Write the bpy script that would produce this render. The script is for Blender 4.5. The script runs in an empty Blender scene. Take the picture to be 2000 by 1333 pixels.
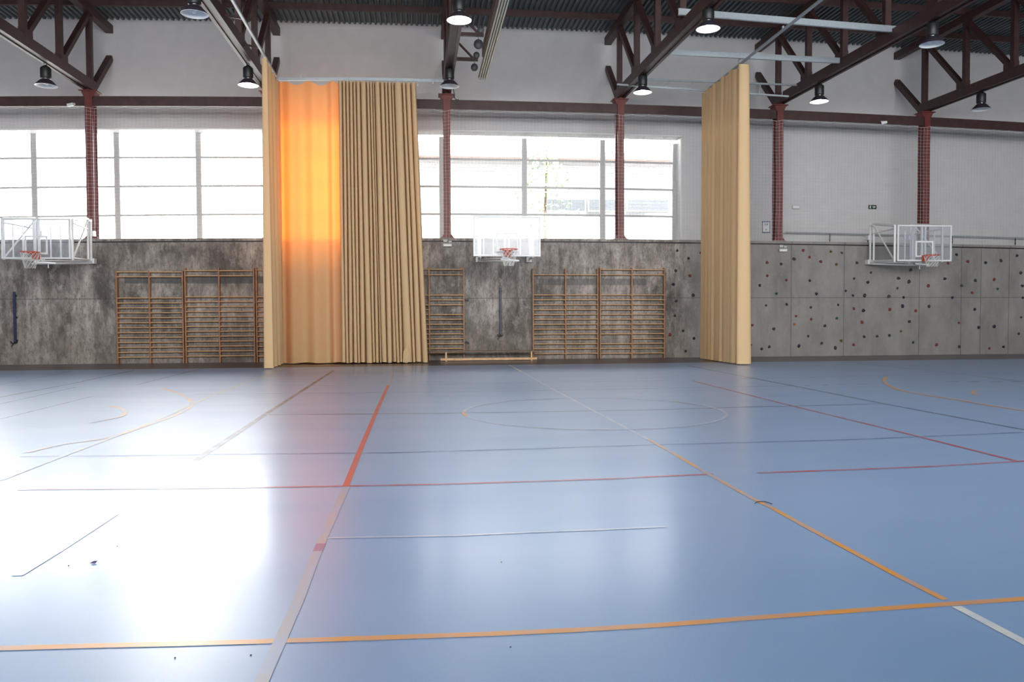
import bpy, math, random
from mathutils import Vector, Matrix, noise
random.seed(7)
C = bpy.context.scene.collection
PI = math.pi
RX = math.radians

# ------------------------------------------------------------------ camera
F_PX, PIT, ROL, YAW, CAM_H = 1560.86, 0.0322, -0.0043, 0.1178, 1.3672
def _axes():
    c, s = math.cos(YAW), math.sin(YAW)
    f = Vector((s, c, 0)); r = Vector((c, -s, 0)); u = Vector((0, 0, 1))
    c, s = math.cos(PIT), math.sin(PIT)
    f, u = f*c - u*s, u*c + f*s
    c, s = math.cos(ROL), math.sin(ROL)
    r, u = r*c + u*s, u*c - r*s
    return r, u, f
AR, AU, AF = _axes()
EYE = Vector((0, 0, CAM_H))
def at(px, py, axis, v):
    """the point of the plane axis = v that stands at pixel (px, py) of the photograph"""
    d = AR*((px-1000)/F_PX) - AU*((py-666.5)/F_PX) + AF
    i = 'XYZ'.index(axis)
    return EYE + d*((v-EYE[i])/d[i])
cam = bpy.data.cameras.new('camera'); cam.sensor_width = 36; cam.lens = F_PX*36/2000
cam.clip_end = 400
co = bpy.data.objects.new('camera', cam); C.objects.link(co)
co.matrix_world = Matrix(((AR.x, AU.x, -AF.x, 0), (AR.y, AU.y, -AF.y, 0), (AR.z, AU.z, -AF.z, CAM_H), (0, 0, 0, 1)))
bpy.context.scene.camera = co

# ------------------------------------------------------------------ materials
def lin(c):
    if isinstance(c, str):
        c = tuple(int(c[i:i+2], 16)/255 for i in (0, 2, 4))
        return tuple(x/12.92 if x <= .04045 else ((x+.055)/1.055)**2.4 for x in c)
    return tuple(c)
def newmat(name):
    m = bpy.data.materials.new(name); m.use_nodes = True
    nt = m.node_tree
    return m, nt, nt.nodes['Principled BSDF']
def N(nt, t, **kw):
    n = nt.nodes.new(t)
    for k, v in kw.items():
        setattr(n, k, v)
    return n
def math_n(nt, op, a, b=None, c=None):
    n = N(nt, 'ShaderNodeMath', operation=op)
    for i, v in enumerate((a, b, c)):
        if v is None: continue
        if isinstance(v, (int, float)): n.inputs[i].default_value = v
        else: nt.links.new(v, n.inputs[i])
    return n.outputs[0]
def mixc(nt, fac, a, b, blend='MIX'):
    n = N(nt, 'ShaderNodeMix', data_type='RGBA', blend_type=blend)
    if isinstance(fac, (int, float)): n.inputs[0].default_value = fac
    else: nt.links.new(fac, n.inputs[0])
    for i, v in ((6, a), (7, b)):
        if isinstance(v, tuple): n.inputs[i].default_value = v+(1,) if len(v) == 3 else v
        else: nt.links.new(v, n.inputs[i])
    return n.outputs[2]
def position(nt, sx=1, sy=1, sz=1):
    g = N(nt, 'ShaderNodeNewGeometry')
    m = N(nt, 'ShaderNodeMapping'); m.inputs['Scale'].default_value = (sx, sy, sz)
    nt.links.new(g.outputs['Position'], m.inputs['Vector'])
    return m.outputs[0]
def noise_n(nt, vec, scale, detail=4, rough=.55):
    n = N(nt, 'ShaderNodeTexNoise'); n.inputs['Scale'].default_value = scale
    n.inputs['Detail'].default_value = detail; n.inputs['Roughness'].default_value = rough
    nt.links.new(vec, n.inputs['Vector'])
    return n.outputs['Fac']
def ramp(nt, fac, lo, hi):
    n = N(nt, 'ShaderNodeMapRange'); n.clamp = True
    nt.links.new(fac, n.inputs[0]); n.inputs[1].default_value = lo; n.inputs[2].default_value = hi
    return n.outputs[0]
def simple(name, col, rough=.6, metal=0, var=0.0, scale=8, spec=.5, bump=0):
    m, nt, b = newmat(name)
    c = lin(col)
    b.inputs['Roughness'].default_value = rough; b.inputs['Metallic'].default_value = metal
    b.inputs['Specular IOR Level'].default_value = spec
    if var:
        f = noise_n(nt, position(nt), scale)
        nt.links.new(mixc(nt, ramp(nt, f, .3, .7), tuple(x*(1-var) for x in c), tuple(min(1, x*(1+var)) for x in c)), b.inputs['Base Color'])
    else:
        b.inputs['Base Color'].default_value = c+(1,)
    if bump:
        bp = N(nt, 'ShaderNodeBump'); bp.inputs['Strength'].default_value = bump
        nt.links.new(noise_n(nt, position(nt), scale*3), bp.inputs['Height']); nt.links.new(bp.outputs[0], b.inputs['Normal'])
    return m
M = {}
M['red_steel'] = simple('red_oxide_painted_steel', (.055, .023, .021), .5, 0, .25, 5)
M['white_wall'] = simple('white_plaster', (.61, .60, .605), .85, 0, .03, 3, .2)
M['reveal'] = simple('white_reveal_paint', (.8, .8, .8), .7)
M['roof'] = simple('dark_teal_corrugated_steel', (.12, .145, .15), .5, .2, .12, 4)
M['frame_grey'] = simple('grey_window_aluminium', (.50, .50, .50), .5, .2)
M['lit_column_red'] = simple('lit_red_column_paint', (.15, .032, .027), .5, 0, .2, 5)  # trusses' red, brightened: light falling on the columns is put into the colour
M['white_metal'] = simple('white_powder_coated_steel', (.80, .81, .80), .4, 0, .03, 20)
M['pale_metal'] = simple('pale_galvanised_steel', (.42, .47, .50), .45, .3, .06, 15)
M['cream_rail'] = simple('cream_painted_rail', (.72, .68, .52), .5, 0, .05, 20)
M['black'] = simple('black_enamel', (.012, .014, .015), .45)
M['shade_out'] = simple('dark_grey_spun_metal', (.07, .06, .08), .35, .5)
M['shade_in'] = simple('white_reflector_enamel', (.9, .92, .9), .3)
M['chrome'] = simple('bright_aluminium', (.8, .78, .72), .25, 1)
M['rim'] = simple('orange_red_rim_paint', (.62, .10, .05), .4, 0, .1, 30)
M['net_white'] = simple('white_nylon_cord', (.80, .78, .75), .8)
M['safety_net'] = simple('white_netting_twine', (.80, .78, .76), .8)
M['blue_steel'] = simple('navy_blue_painted_steel', (.015, .03, .09), .45, 0, .15, 10)
M['wood_bar'] = simple('varnished_beech', (.60, .36, .18), .35, 0, .2, 9)
M['wood_post'] = simple('aged_brown_pine', (.30, .145, .065), .45, 0, .25, 7)
M['wood_dark'] = simple('dark_varnished_wood', (.16, .085, .05), .4, 0, .25, 7)
M['grey_box'] = simple('light_grey_plastic', (.50, .50, .48), .5)
M['dark_metal'] = simple('dark_iron', (.03, .028, .03), .5, .4)
M['pulley'] = simple('grey_pulley_plastic', (.16, .16, .16), .5, .2)
M['timber'] = simple('weathered_timber', (.26, .20, .16), .7, 0, .2, 6)
M['sign_green'] = simple('dark_green_sign_plastic', (.012, .035, .025), .4)
M['sign_white'] = simple('white_sign_plastic', (.80, .80, .80), .5)
M['sign_blue'] = simple('blue_sign_border', (.05, .09, .30), .5)
M['sign_grey'] = simple('grey_sign_print', (.22, .22, .24), .5)
M['ground'] = simple('pale_pavement', (.42, .42, .40), .9, 0, .1, 1)
M['facade_white'] = None
M['fascia'] = simple('pinkish_fascia_paint', (.60, .46, .42), .7)
M['facade_glass'] = simple('blue_grey_glazing', (.20, .22, .24), .2)
M['bark'] = simple('grey_brown_bark', (.16, .12, .08), .9)
M['leaf'] = simple('fresh_green_leaf', (.34, .44, .28), .7)
HOLD = {'r': ('red', (.20, .035, .03)), 'R': ('orange', (.40, .09, .03)), 'o': ('olive', (.10, .075, .025)), 'k': ('dark grey', (.04, .04, .042)),
        'b': ('navy blue', (.018, .018, .045)), 'g': ('dark green', (.025, .06, .035)), 't': ('teal', (.015, .08, .075))}
for k, (n, c) in HOLD.items():
    M['hold_'+k] = simple(n.replace(' ', '_')+'_resin_hold', c, .7, 0, .2, 40)

# lit bulb
m, nt, b = newmat('lit_lamp_bulb'); b.inputs['Emission Color'].default_value = (1, .97, .95, 1); b.inputs['Emission Strength'].default_value = 160
M['bulb'] = m
m, nt, b = newmat('added_glow_lamp_bulb'); b.inputs['Emission Color'].default_value = (1, .97, .95, 1); b.inputs['Emission Strength'].default_value = 14  # dim glow added to four lamps so their shades look white
M['bulb_added_glow'] = m
# clear glass: lets the light through and reflects by angle
def glass(name, tint, gloss_rough=.02, haze=0.0):
    m, nt, b = newmat(name); nt.nodes.remove(b)
    out = nt.nodes['Material Output']
    tr = N(nt, 'ShaderNodeBsdfTransparent'); tr.inputs[0].default_value = tint+(1,)
    gl = N(nt, 'ShaderNodeBsdfGlossy'); gl.inputs['Roughness'].default_value = gloss_rough
    fr = N(nt, 'ShaderNodeFresnel'); fr.inputs[0].default_value = 1.45
    mx = N(nt, 'ShaderNodeMixShader')
    nt.links.new(fr.outputs[0], mx.inputs[0]); nt.links.new(tr.outputs[0], mx.inputs[1]); nt.links.new(gl.outputs[0], mx.inputs[2])
    last = mx.outputs[0]
    if haze:
        df = N(nt, 'ShaderNodeBsdfDiffuse'); df.inputs[0].default_value = (.85, .86, .9, 1)
        m2 = N(nt, 'ShaderNodeMixShader'); m2.inputs[0].default_value = haze
        nt.links.new(last, m2.inputs[1]); nt.links.new(df.outputs[0], m2.inputs[2]); last = m2.outputs[0]
    nt.links.new(last, out.inputs[0])
    return m
M['glass'] = glass('window_glass', (.97, .98, .98))
M['acrylic'] = glass('scuffed_acrylic', (.93, .94, .96), .08, .13)
# curtain cloth: reflects beige, lets orange through
def curtain_mat(name, through, a, c):
    m, nt, b = newmat(name); nt.nodes.remove(b); out = nt.nodes['Material Output']
    wv = noise_n(nt, position(nt, 220, 220, 220), 1.0, 2)
    d = N(nt, 'ShaderNodeBsdfDiffuse'); t = N(nt, 'ShaderNodeBsdfTranslucent'); ad = N(nt, 'ShaderNodeAddShader')
    nt.links.new(mixc(nt, wv, a, c), d.inputs[0])
    t.inputs[0].default_value = through+(1,)
    nt.links.new(d.outputs[0], ad.inputs[0]); nt.links.new(t.outputs[0], ad.inputs[1]); nt.links.new(ad.outputs[0], out.inputs[0])
    return m
M['curtain_mid'] = curtain_mat('heavy_beige_canvas_curtain', (.17, .055, .008), (.60, .44, .25), (.69, .51, .295))
M['curtain'] = curtain_mat('beige_canvas_curtain', (.54, .115, .001), (.44, .315, .165), (.51, .365, .195))
M['curtain_thick'] = curtain_mat('doubled_beige_canvas_curtain', (.06, .022, .005), (.54, .385, .225), (.63, .455, .27))
# sports floor: blue court, dark margin along the back wall, scuffs
EDGE_Y = 21.85
def floor_mat():
    m, nt, b = newmat('blue_sports_vinyl')
    p = position(nt)
    sep = N(nt, 'ShaderNodeSeparateXYZ'); nt.links.new(p, sep.inputs[0])
    big = noise_n(nt, position(nt, .35, 1.0, 1), 1.0, 5)
    blue = mixc(nt, ramp(nt, big, .3, .7), FLOOR_A, FLOOR_B)
    fine = noise_n(nt, position(nt, 18, 18, 1), 8, 3)
    blue = mixc(nt, math_n(nt, 'MULTIPLY', ramp(nt, fine, .35, .8), .10), blue, (.6, .68, .8))
    dark = mixc(nt, ramp(nt, noise_n(nt, p, 1.2), .3, .7), (.030, .025, .040), (.050, .041, .060))
    isd = math_n(nt, 'GREATER_THAN', sep.outputs[1], EDGE_Y)
    nt.links.new(mixc(nt, isd, blue, dark), b.inputs['Base Color'])
    sc = noise_n(nt, position(nt, .5, 1.6, 1), 1.0, 4, .5)
    r = N(nt, 'ShaderNodeMapRange'); nt.links.new(sc, r.inputs[0]); r.inputs[1].default_value = .3; r.inputs[2].default_value = .7
    r.inputs[3].default_value = FLOOR_R[0]; r.inputs[4].default_value = FLOOR_R[1]
    nt.links.new(r.outputs[0], b.inputs['Roughness'])
    b.inputs['IOR'].default_value = 1.5; b.inputs['Specular IOR Level'].default_value = FLOOR_SPEC
    b.inputs['Coat Weight'].default_value = .34; b.inputs['Coat Roughness'].default_value = .195; b.inputs['Coat IOR'].default_value = 1.45
    return m
FLOOR_A, FLOOR_B, FLOOR_R, FLOOR_SPEC = (.21, .36, .62), (.245, .395, .655), (.36, .41), .85
M['floor'] = floor_mat()
def line_mat(name, col, wear=.3, wscale=2.5):
    m, nt, b = newmat(name); c = lin(col)
    n = noise_n(nt, position(nt), wscale, 6, .7)
    f = math_n(nt, 'MULTIPLY', ramp(nt, n, .42, .62), wear)
    nt.links.new(mixc(nt, f, c, FLOOR_B), b.inputs['Base Color'])
    b.inputs['Roughness'].default_value = .40; b.inputs['Specular IOR Level'].default_value = .8; b.inputs['Coat Weight'].default_value = .34; b.inputs['Coat Roughness'].default_value = .195; b.inputs['Coat IOR'].default_value = 1.45
    return m
L = {
 'red': line_mat('red_line_paint', (.62, .07, .06), .15), 'red_thin': line_mat('worn_red_line_paint', (.46, .045, .075), .45),
 'orange': line_mat('orange_line_paint', (.80, .33, .04), .35, 1.5), 'orange_worn': line_mat('worn_orange_line_paint', (.75, .34, .06), .85, 1.6),
 'navy': line_mat('dark_blue_line_paint', (.035, .075, .17), .35), 'black': line_mat('black_line_paint', (.03, .035, .05), .4),
 'blue': line_mat('mid_blue_line_paint', (.06, .14, .34), .6), 'yellow': line_mat('worn_yellow_line_paint', (.44, .47, .34), .8),
 'white': line_mat('white_line_paint', (.78, .78, .76), .3, 6), 'white_worn': line_mat('worn_white_line_paint', (.6, .62, .62), .9),
 'ghost': line_mat('ghost_line_paint', (.50, .55, .66), .7, 3), 'beige': line_mat('faded_beige_line_residue', (.36, .36, .42), .7, 3), 'purple': line_mat('purple_line_patch', (.26, .12, .28), .3, 6)}
# board-marked concrete with joints and dirt
JOINT_Y = 582
JX = [1545, 1648, 1795, 1877, 1915, 1970]
def concrete_mat():
    m, nt, b = newmat('stained_board_marked_concrete')
    p = position(nt); sep = N(nt, 'ShaderNodeSeparateXYZ'); nt.links.new(p, sep.inputs[0])
    X, Z = sep.outputs[0], sep.outputs[2]
    blot = ramp(nt, noise_n(nt, position(nt, .75, 1, .55), 1.2, 8, .66), .38, .60)
    streak = ramp(nt, noise_n(nt, position(nt, 3.6, 1, .85), 1.3, 7, .72), .40, .62)
    fine = noise_n(nt, position(nt, 9, 9, 4), 2.5, 6, .75)
    bd = N(nt, 'ShaderNodeTexWhiteNoise'); bd.noise_dimensions = '1D'
    nt.links.new(math_n(nt, 'FLOOR', math_n(nt, 'MULTIPLY', X, 1.6)), bd.inputs['W'])
    c = mixc(nt, math_n(nt, 'ADD', math_n(nt, 'MULTIPLY', blot, .72), math_n(nt, 'MULTIPLY', bd.outputs[0], .28)), CON_D, CON_L)
    c = mixc(nt, math_n(nt, 'MULTIPLY', streak, .62), c, CON_S)
    lime = ramp(nt, noise_n(nt, position(nt, 2.0, 1, 1.2), 1.6, 8, .78), .52, .66)
    c = mixc(nt, math_n(nt, 'MULTIPLY', lime, .55), c, (.56, .52, .48))
    foot_tone = math_n(nt, 'MULTIPLY', ramp(nt, Z, 1.5, .4), .35)
    c = mixc(nt, foot_tone, c, (.17, .135, .105))  # browner and darker towards the foot of the wall
    c = mixc(nt, math_n(nt, 'MULTIPLY', ramp(nt, fine, .50, .34), .6), c, (.06, .055, .05))
    # the climbing half is smoother and greyer
    right = ramp(nt, X, 8.0, 9.2)
    g = mixc(nt, ramp(nt, noise_n(nt, position(nt, 1.2, 1, .5), 1.1, 5), .3, .7), (.22, .21, .20), (.34, .325, .305))
    g = mixc(nt, math_n(nt, 'MULTIPLY', ramp(nt, fine, .40, .75), .35), g, (.15, .145, .14))
    c = mixc(nt, math_n(nt, 'MULTIPLY', right, .8), c, g)
    # formwork joints
    mask = math_n(nt, 'LESS_THAN', math_n(nt, 'ABSOLUTE', math_n(nt, 'SUBTRACT', Z, at(1500, JOINT_Y, 'Y', 24.6).z)), .010)
    for j in JX:
        mk = math_n(nt, 'LESS_THAN', math_n(nt, 'ABSOLUTE', math_n(nt, 'SUBTRACT', X, at(j, 600, 'Y', 24.6).x)), .011)
        mask = math_n(nt, 'MAXIMUM', mask, mk)
    c = mixc(nt, math_n(nt, 'MULTIPLY', mask, .6), c, (.05, .045, .045))
    # dark bands on the concrete behind the wall bars
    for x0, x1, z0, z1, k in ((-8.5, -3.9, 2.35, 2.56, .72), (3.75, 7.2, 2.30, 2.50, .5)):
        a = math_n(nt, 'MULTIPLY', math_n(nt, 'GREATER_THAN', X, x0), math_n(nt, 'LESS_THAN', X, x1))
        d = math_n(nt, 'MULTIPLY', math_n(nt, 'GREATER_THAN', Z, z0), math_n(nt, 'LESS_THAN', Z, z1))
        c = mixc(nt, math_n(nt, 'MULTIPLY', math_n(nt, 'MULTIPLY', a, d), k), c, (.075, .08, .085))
    # wall colour and surface
    nt.links.new(c, b.inputs['Base Color'])
    b.inputs['Roughness'].default_value = .85; b.inputs['Specular IOR Level'].default_value = .25
    bp = N(nt, 'ShaderNodeBump'); bp.inputs['Strength'].default_value = .25; bp.inputs['Distance'].default_value = .02
    nt.links.new(fine, bp.inputs['Height']); nt.links.new(bp.outputs[0], b.inputs['Normal'])
    return m
CON_D, CON_L, CON_S = (.125, .11, .098), (.55, .495, .45), (.075, .060, .050)
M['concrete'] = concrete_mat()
def facade_mat():
    m, nt, b = newmat('white_lap_siding')
    p = position(nt); sep = N(nt, 'ShaderNodeSeparateXYZ'); nt.links.new(p, sep.inputs[0])
    fr = math_n(nt, 'FRACT', math_n(nt, 'MULTIPLY', sep.outputs[2], 1/.105))
    nt.links.new(mixc(nt, math_n(nt, 'LESS_THAN', fr, .22), (.40, .41, .42), (.29, .30, .31)), b.inputs['Base Color'])
    b.inputs['Roughness'].default_value = .7
    return m
M['facade_white'] = facade_mat()

# ------------------------------------------------------------------ mesh helpers
class MB:
    def __init__(s): s.v, s.f, s.mi, s.sm, s.cur = [], [], [], [], 0
    def add(s, vs, fs, smooth=False):
        b = len(s.v); s.v += [tuple(x) for x in vs]
        for f in fs:
            s.f.append([b+i for i in f]); s.mi.append(s.cur); s.sm.append(smooth)
    def box(s, c, d, mat3=None):
        c = Vector(c); h = Vector(d)/2
        vs = [Vector((sx*h.x, sy*h.y, sz*h.z)) for sx in (-1, 1) for sy in (-1, 1) for sz in (-1, 1)]
        if mat3 is not None: vs = [mat3 @ v for v in vs]
        s.add([c+v for v in vs], [(0, 1, 3, 2), (4, 6, 7, 5), (0, 4, 5, 1), (2, 3, 7, 6), (0, 2, 6, 4), (1, 5, 7, 3)])
    def span(s, a, b):
        a, b = Vector(a), Vector(b); s.box((a+b)/2, [abs(x) for x in (b-a)])
    def bar(s, p, q, w, h, up=(0, 0, 1)):
        p, q = Vector(p), Vector(q); z = (q-p); ln = z.length; z.normalize()
        u = Vector(up)
        x = u.cross(z)
        if x.length < 1e-4: x = Vector((1, 0, 0))
        x.normalize(); y = z.cross(x)
        s.box((p+q)/2, (w, h, ln), Matrix((x, y, z)).transposed())
    def tube(s, pts, r, n=8, closed=False, cap=True):
        pts = [Vector(p) for p in pts]; k = len(pts); rings = []
        prev = None
        for i, p in enumerate(pts):
            if closed: t = pts[(i+1) % k]-pts[i-1]
            else: t = pts[min(i+1, k-1)]-pts[max(i-1, 0)]
            t.normalize()
            if prev is None:
                a = Vector((0, 0, 1)) if abs(t.z) < .9 else Vector((1, 0, 0))
                x = t.cross(a).normalized()
            else:
                x = (prev - t*prev.dot(t))
                x = x.normalized() if x.length > 1e-6 else t.orthogonal().normalized()
            prev = x; y = t.cross(x)
            rr = r[i] if isinstance(r, (list, tuple)) else r
            rings.append([p + (x*math.cos(a)+y*math.sin(a))*rr for a in [2*PI*j/n for j in range(n)]])
        vs = [v for rg in rings for v in rg]; fs = []
        for i in range(k if closed else k-1):
            i2 = (i+1) % k
            for j in range(n):
                fs.append((i*n+j, i*n+(j+1) % n, i2*n+(j+1) % n, i2*n+j))
        s.add(vs, fs, n > 4)
        if cap and not closed:
            s.add(rings[0], [tuple(range(n))[::-1]]); s.add(rings[-1], [tuple(range(n))])
    def lathe(s, prof, n=24, c=(0, 0, 0), smooth=True):
        c = Vector(c); vs = []; fs = []
        for r, z in prof:
            for j in range(n):
                a = 2*PI*j/n; vs.append(c+Vector((r*math.cos(a), r*math.sin(a), z)))
        for i in range(len(prof)-1):
            for j in range(n):
                fs.append((i*n+j, i*n+(j+1) % n, (i+1)*n+(j+1) % n, (i+1)*n+j))
        s.add(vs, fs, smooth)
    def prism_x(s, prof, xs, dz=None):
        """closed (y, z) outline swept along x through the stations xs; dz(x, z) lifts a vertex"""
        n = len(prof); vs = []
        for x in xs:
            for y, z in prof: vs.append((x, y, z + (dz(x, z) if dz else 0)))
        fs = []
        for i in range(len(xs)-1):
            for j in range(n):
                fs.append((i*n+j, (i+1)*n+j, (i+1)*n+(j+1) % n, i*n+(j+1) % n))
        fs.append(tuple(range(n))); fs.append(tuple((len(xs)-1)*n+j for j in range(n))[::-1])
        s.add(vs, fs)
    def mesh(s, name, mats):
        me = bpy.data.meshes.new(name); me.from_pydata(s.v, [], s.f)
        for m in (mats if isinstance(mats, (list, tuple)) else [mats]): me.materials.append(m)
        me.polygons.foreach_set('material_index', s.mi); me.polygons.foreach_set('use_smooth', s.sm)
        me.update(); return me
    def build(s, name, mats, parent=None, bevel=0, fix=True):
        o = bpy.data.objects.new(name, s.mesh(name, mats)); C.objects.link(o)
        if fix:
            import bmesh
            bm = bmesh.new(); bm.from_mesh(o.data); bmesh.ops.recalc_face_normals(bm, faces=bm.faces); bm.to_mesh(o.data); bm.free()
        if parent is not None: o.parent = parent
        if bevel:
            bv = o.modifiers.new('edge', 'BEVEL'); bv.width = bevel; bv.segments = 2; bv.limit_method = 'ANGLE'
        return o
def tag(o, label=None, cat=None, group=None, kind=None):
    for k, v in (('label', label), ('category', cat), ('group', group), ('kind', kind)):
        if v: o[k] = v
    return o
def thing(name, loc, label, cat, group=None, rz=0):
    o = bpy.data.objects.new(name, None); C.objects.link(o); o.empty_display_size = .2
    o.location = loc; o.rotation_euler = (0, 0, rz)
    return tag(o, label, cat, group)
def kids(o): return [c for c in C.objects if c.parent == o]
def copy_tree(o, children):
    r = o.copy(); C.objects.link(r)
    for ch, subs in children:
        c = ch.copy(); C.objects.link(c); c.parent = r
        for g in subs:
            d = g.copy(); C.objects.link(d); d.parent = c
    return r
def family(o): return [(c, kids(c)) for c in kids(o)]
def camber(x): return -.001*(x-4.5)**2       # the eaves dip slightly towards both ends of the hall

# ------------------------------------------------------------------ setting
X0, X1, YB, YF, YW, ROOF = -16.0, 23.5, -4.5, 24.6, 26.45, 10.80
XS = [X0 + (X1-X0)*i/32 for i in range(33)]
b = MB(); b.span((X0-.3, YB-.3, -.2), (X1+.3, YW+.8, 0)); tag(b.build('floor', M['floor']), kind='structure')
def podz(x, z): return .5*camber(x) if z > 1 else 0
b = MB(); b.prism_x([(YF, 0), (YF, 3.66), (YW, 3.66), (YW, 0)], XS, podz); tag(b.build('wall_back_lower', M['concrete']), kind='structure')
b = MB(); b.prism_x([(YF-.05, 3.66), (YF-.05, 3.735), (YF+.42, 3.735), (YF+.42, 3.66)], XS, podz); tag(b.build('trim_1', M['concrete']), kind='structure')
b = MB(); b.prism_x([(YF-.018, 3.628), (YF-.018, 3.66), (YF, 3.66), (YF, 3.628)], XS, podz); tag(b.build('coping_shadow_strip', M['dark_metal']), kind='structure')  # dark strip standing in for the shadow line under the coping
# upper back wall round the ribbon window
WX1, WZ0, WZT = at(1331, 360, 'Y', YW).x, 3.62, 7.47
def upz(x, z): return camber(x)*(1 if z > 7 else .5)
XL = [x for x in XS if x < WX1]+[WX1]; XR = [WX1]+[x for x in XS if x > WX1]
b = MB()
b.prism_x([(YW, WZT), (YW, 11.2), (YW+.7, 11.2), (YW+.7, WZT)], XL, upz)
b.prism_x([(YW, 3.0), (YW, 11.2), (YW+.7, 11.2), (YW+.7, 3.0)], XR, upz)
b.prism_x([(YW, 2.6), (YW, WZ0), (YW+.7, WZ0), (YW+.7, 2.6)], XL, upz)
tag(b.build('wall_back', M['white_wall']), kind='structure')
b = MB(); b.span((X0-.3, YB-.3, 0), (X0, YW+.7, 11.4)); tag(b.build('wall_left', M['white_wall']), kind='structure')
b = MB(); b.span((X1, YB-.3, 0), (X1+.3, YW+.7, 11.4)); tag(b.build('wall_right', M['white_wall']), kind='structure')
# front wall, behind the camera, with its own band of windows
FZ0, FZ1, FX0, FX1 = 4.0, 9.0, -12.0, 20.0
b = MB()
b.span((X0, YB-.3, 0), (X1, YB, FZ0)); b.span((X0, YB-.3, FZ1), (X1, YB, 11.4))
b.span((X0, YB-.3, FZ0), (FX0, YB, FZ1)); b.span((FX1, YB-.3, FZ0), (X1, YB, FZ1))
tag(b.build('wall_front', M['white_wall']), kind='structure')
w2 = tag(bpy.data.objects.new('window_2', None), kind='structure'); C.objects.link(w2)
b = MB(); b.span((FX0, YB-.16, FZ0), (FX1, YB-.15, FZ1)); b.build('pane', M['glass'], w2)
b = MB()
for i in range(9):
    x = FX0 + (FX1-FX0)*i/8; b.box((x, YB-.15, (FZ0+FZ1)/2), (.08, .1, FZ1-FZ0))
b.build('frame', M['frame_grey'], w2)
# corrugated roof deck
b = MB(); pitch = .165; n = int((X1-X0+.6)/pitch); vs = []; fs = []
for i in range(n):
    xa = X0-.3+i*pitch
    for fx, dz in ((0, 0), (.32, 0), (.46, .07), (.86, .07)):
        x = xa+fx*pitch
        vs += [(x, YB-.3, ROOF+dz+camber(x)), (x, YW+.02, ROOF+dz+camber(x))]
for i in range(len(vs)//2-1): fs.append((2*i, 2*i+2, 2*i+3, 2*i+1))
b.add(vs, fs); b.span((X0-.3, YB-.3, ROOF+.5), (X1+.3, YW+.7, ROOF+.6))
tag(b.build('ceiling', M['roof']), kind='structure')

# ribbon window
WY = YW+.55
w1 = tag(bpy.data.objects.new('window_1', None), kind='structure'); C.objects.link(w1)
def wz(px, py): return at(px, py, 'Y', WY).z
mx = [X0] + [at(x, 360, 'Y', WY).x for x in (68.5, 230, 389)] + [-4.42, -1.8, .853, 3.638, 6.339, at(1316, 360, 'Y', WY).x]
mx[1:1] = [mx[1]-2.6]
wtop = WZT
b = MB()
for x in mx[1:-1]: b.box((x, WY, (WZ0+wtop)/2-.05), (.17, .12, wtop-WZ0-.15+camber(x)))
mo = b.build('mullion', M['frame_grey'], w1)
b = MB(); b.box((mx[-1]+.06, WY, (WZ0+wtop)/2-.1), (.22, .12, wtop-WZ0-.2)); b.build('end_frame', M['frame_grey'], w1)
for zt in (6.62, 5.70, 4.78):
    b = MB()
    b.prism_x([(WY-.04, zt-.028), (WY-.04, zt+.028), (WY+.04, zt+.028), (WY+.04, zt-.028)], [x for x in XS if x < mx[-1]]+[mx[-1]], lambda x, z: camber(x)*.85)
    b.build('transom', M['frame_grey'], w1)
b = MB(); b.span((X0, WY-.003, WZ0), (mx[-1]+.1, WY+.003, wtop+.05)); b.build('pane', M['glass'], w1)
b = MB()
b.prism_x([(YW+.01, WZT-.045), (YW+.01, WZT-.002), (WY+.1, WZT-.002), (WY+.1, WZT-.045)], XL, upz)
b.span((WX1-.03, YW+.01, WZ0), (WX1-.001, WY+.1, WZT-.1)); b.span((X0, YW+.01, WZ0), (WX1, WY+.1, WZ0+.03))
b.build('window_reveal', M['reveal'], w1)

# world outside
b = MB(); b.span((-60, YW+.9, -1.5), (90, 110, -1.2)); tag(b.build('ground', M['ground']), kind='structure')

# ------------------------------------------------------------------ painted floor lines (part of the floor's setting)
zl = [.0012]
def stripe(name, pts, mat, width=.05, floor_xy=False):
    P = [Vector(p) if floor_xy else at(p[0], p[1], 'Z', 0) for p in pts]
    P = [Vector((p[0], p[1], 0)) for p in P]
    vs, fs = [], []; zl[0] += .00004
    for i, p in enumerate(P):
        t = (P[min(i+1, len(P)-1)]-P[max(i-1, 0)]).normalized(); nn = Vector((-t.y, t.x, 0))*width/2
        for q in (p+nn, p-nn): vs += [(q.x, q.y, zl[0]), (q.x, q.y, zl[0])]
    for i in range(len(P)-1):
        a, c = 4*i, 4*i+4
        fs += [(a, a+2, c+2, c)]
    b = MB(); b.add(vs, fs)
    return tag(b.build(name, mat), kind='structure')
def densify(pts, k=6):
    """a smooth curve through the points"""
    out = []
    for i in range(len(pts)-1):
        p0, p1, p2, p3 = [Vector(pts[max(0, min(len(pts)-1, j))]) for j in (i-1, i, i+1, i+2)]
        for j in range(k):
            t = j/k
            out.append(.5*((2*p1)+(p2-p0)*t+(2*p0-5*p1+4*p2-p3)*t*t+(3*p1-p0-3*p2+p3)*t**3))
    return [tuple(p) for p in out]+[pts[-1]]
S = stripe
S('court_line_edge', [(X0, EDGE_Y, 0), (X1, EDGE_Y, 0)], L['white_worn'], .035, True)
S('court_line_blue', [(-80, 776), (0, 776.6-0), (140, 750), (262.5, 723.8)][1:], L['black'], .05)
S('court_line_blue', [(525, 753.5), (758, 753.5), (1000, 748), (1300, 744), (1700, 735), (2000, 728)], L['blue'], .04)
S('court_line_blue', [(380, 771), (600, 769), (1000, 764.5), (1300, 759), (1552, 754.2)], L['blue'], .04)
S('court_line_blue', [(525, 810.6), (850, 808.1), (1100, 804.3), (1300, 800.6), (1475, 795.2), (1650, 791.3), (1727, 789)], L['navy'], .05)
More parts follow.
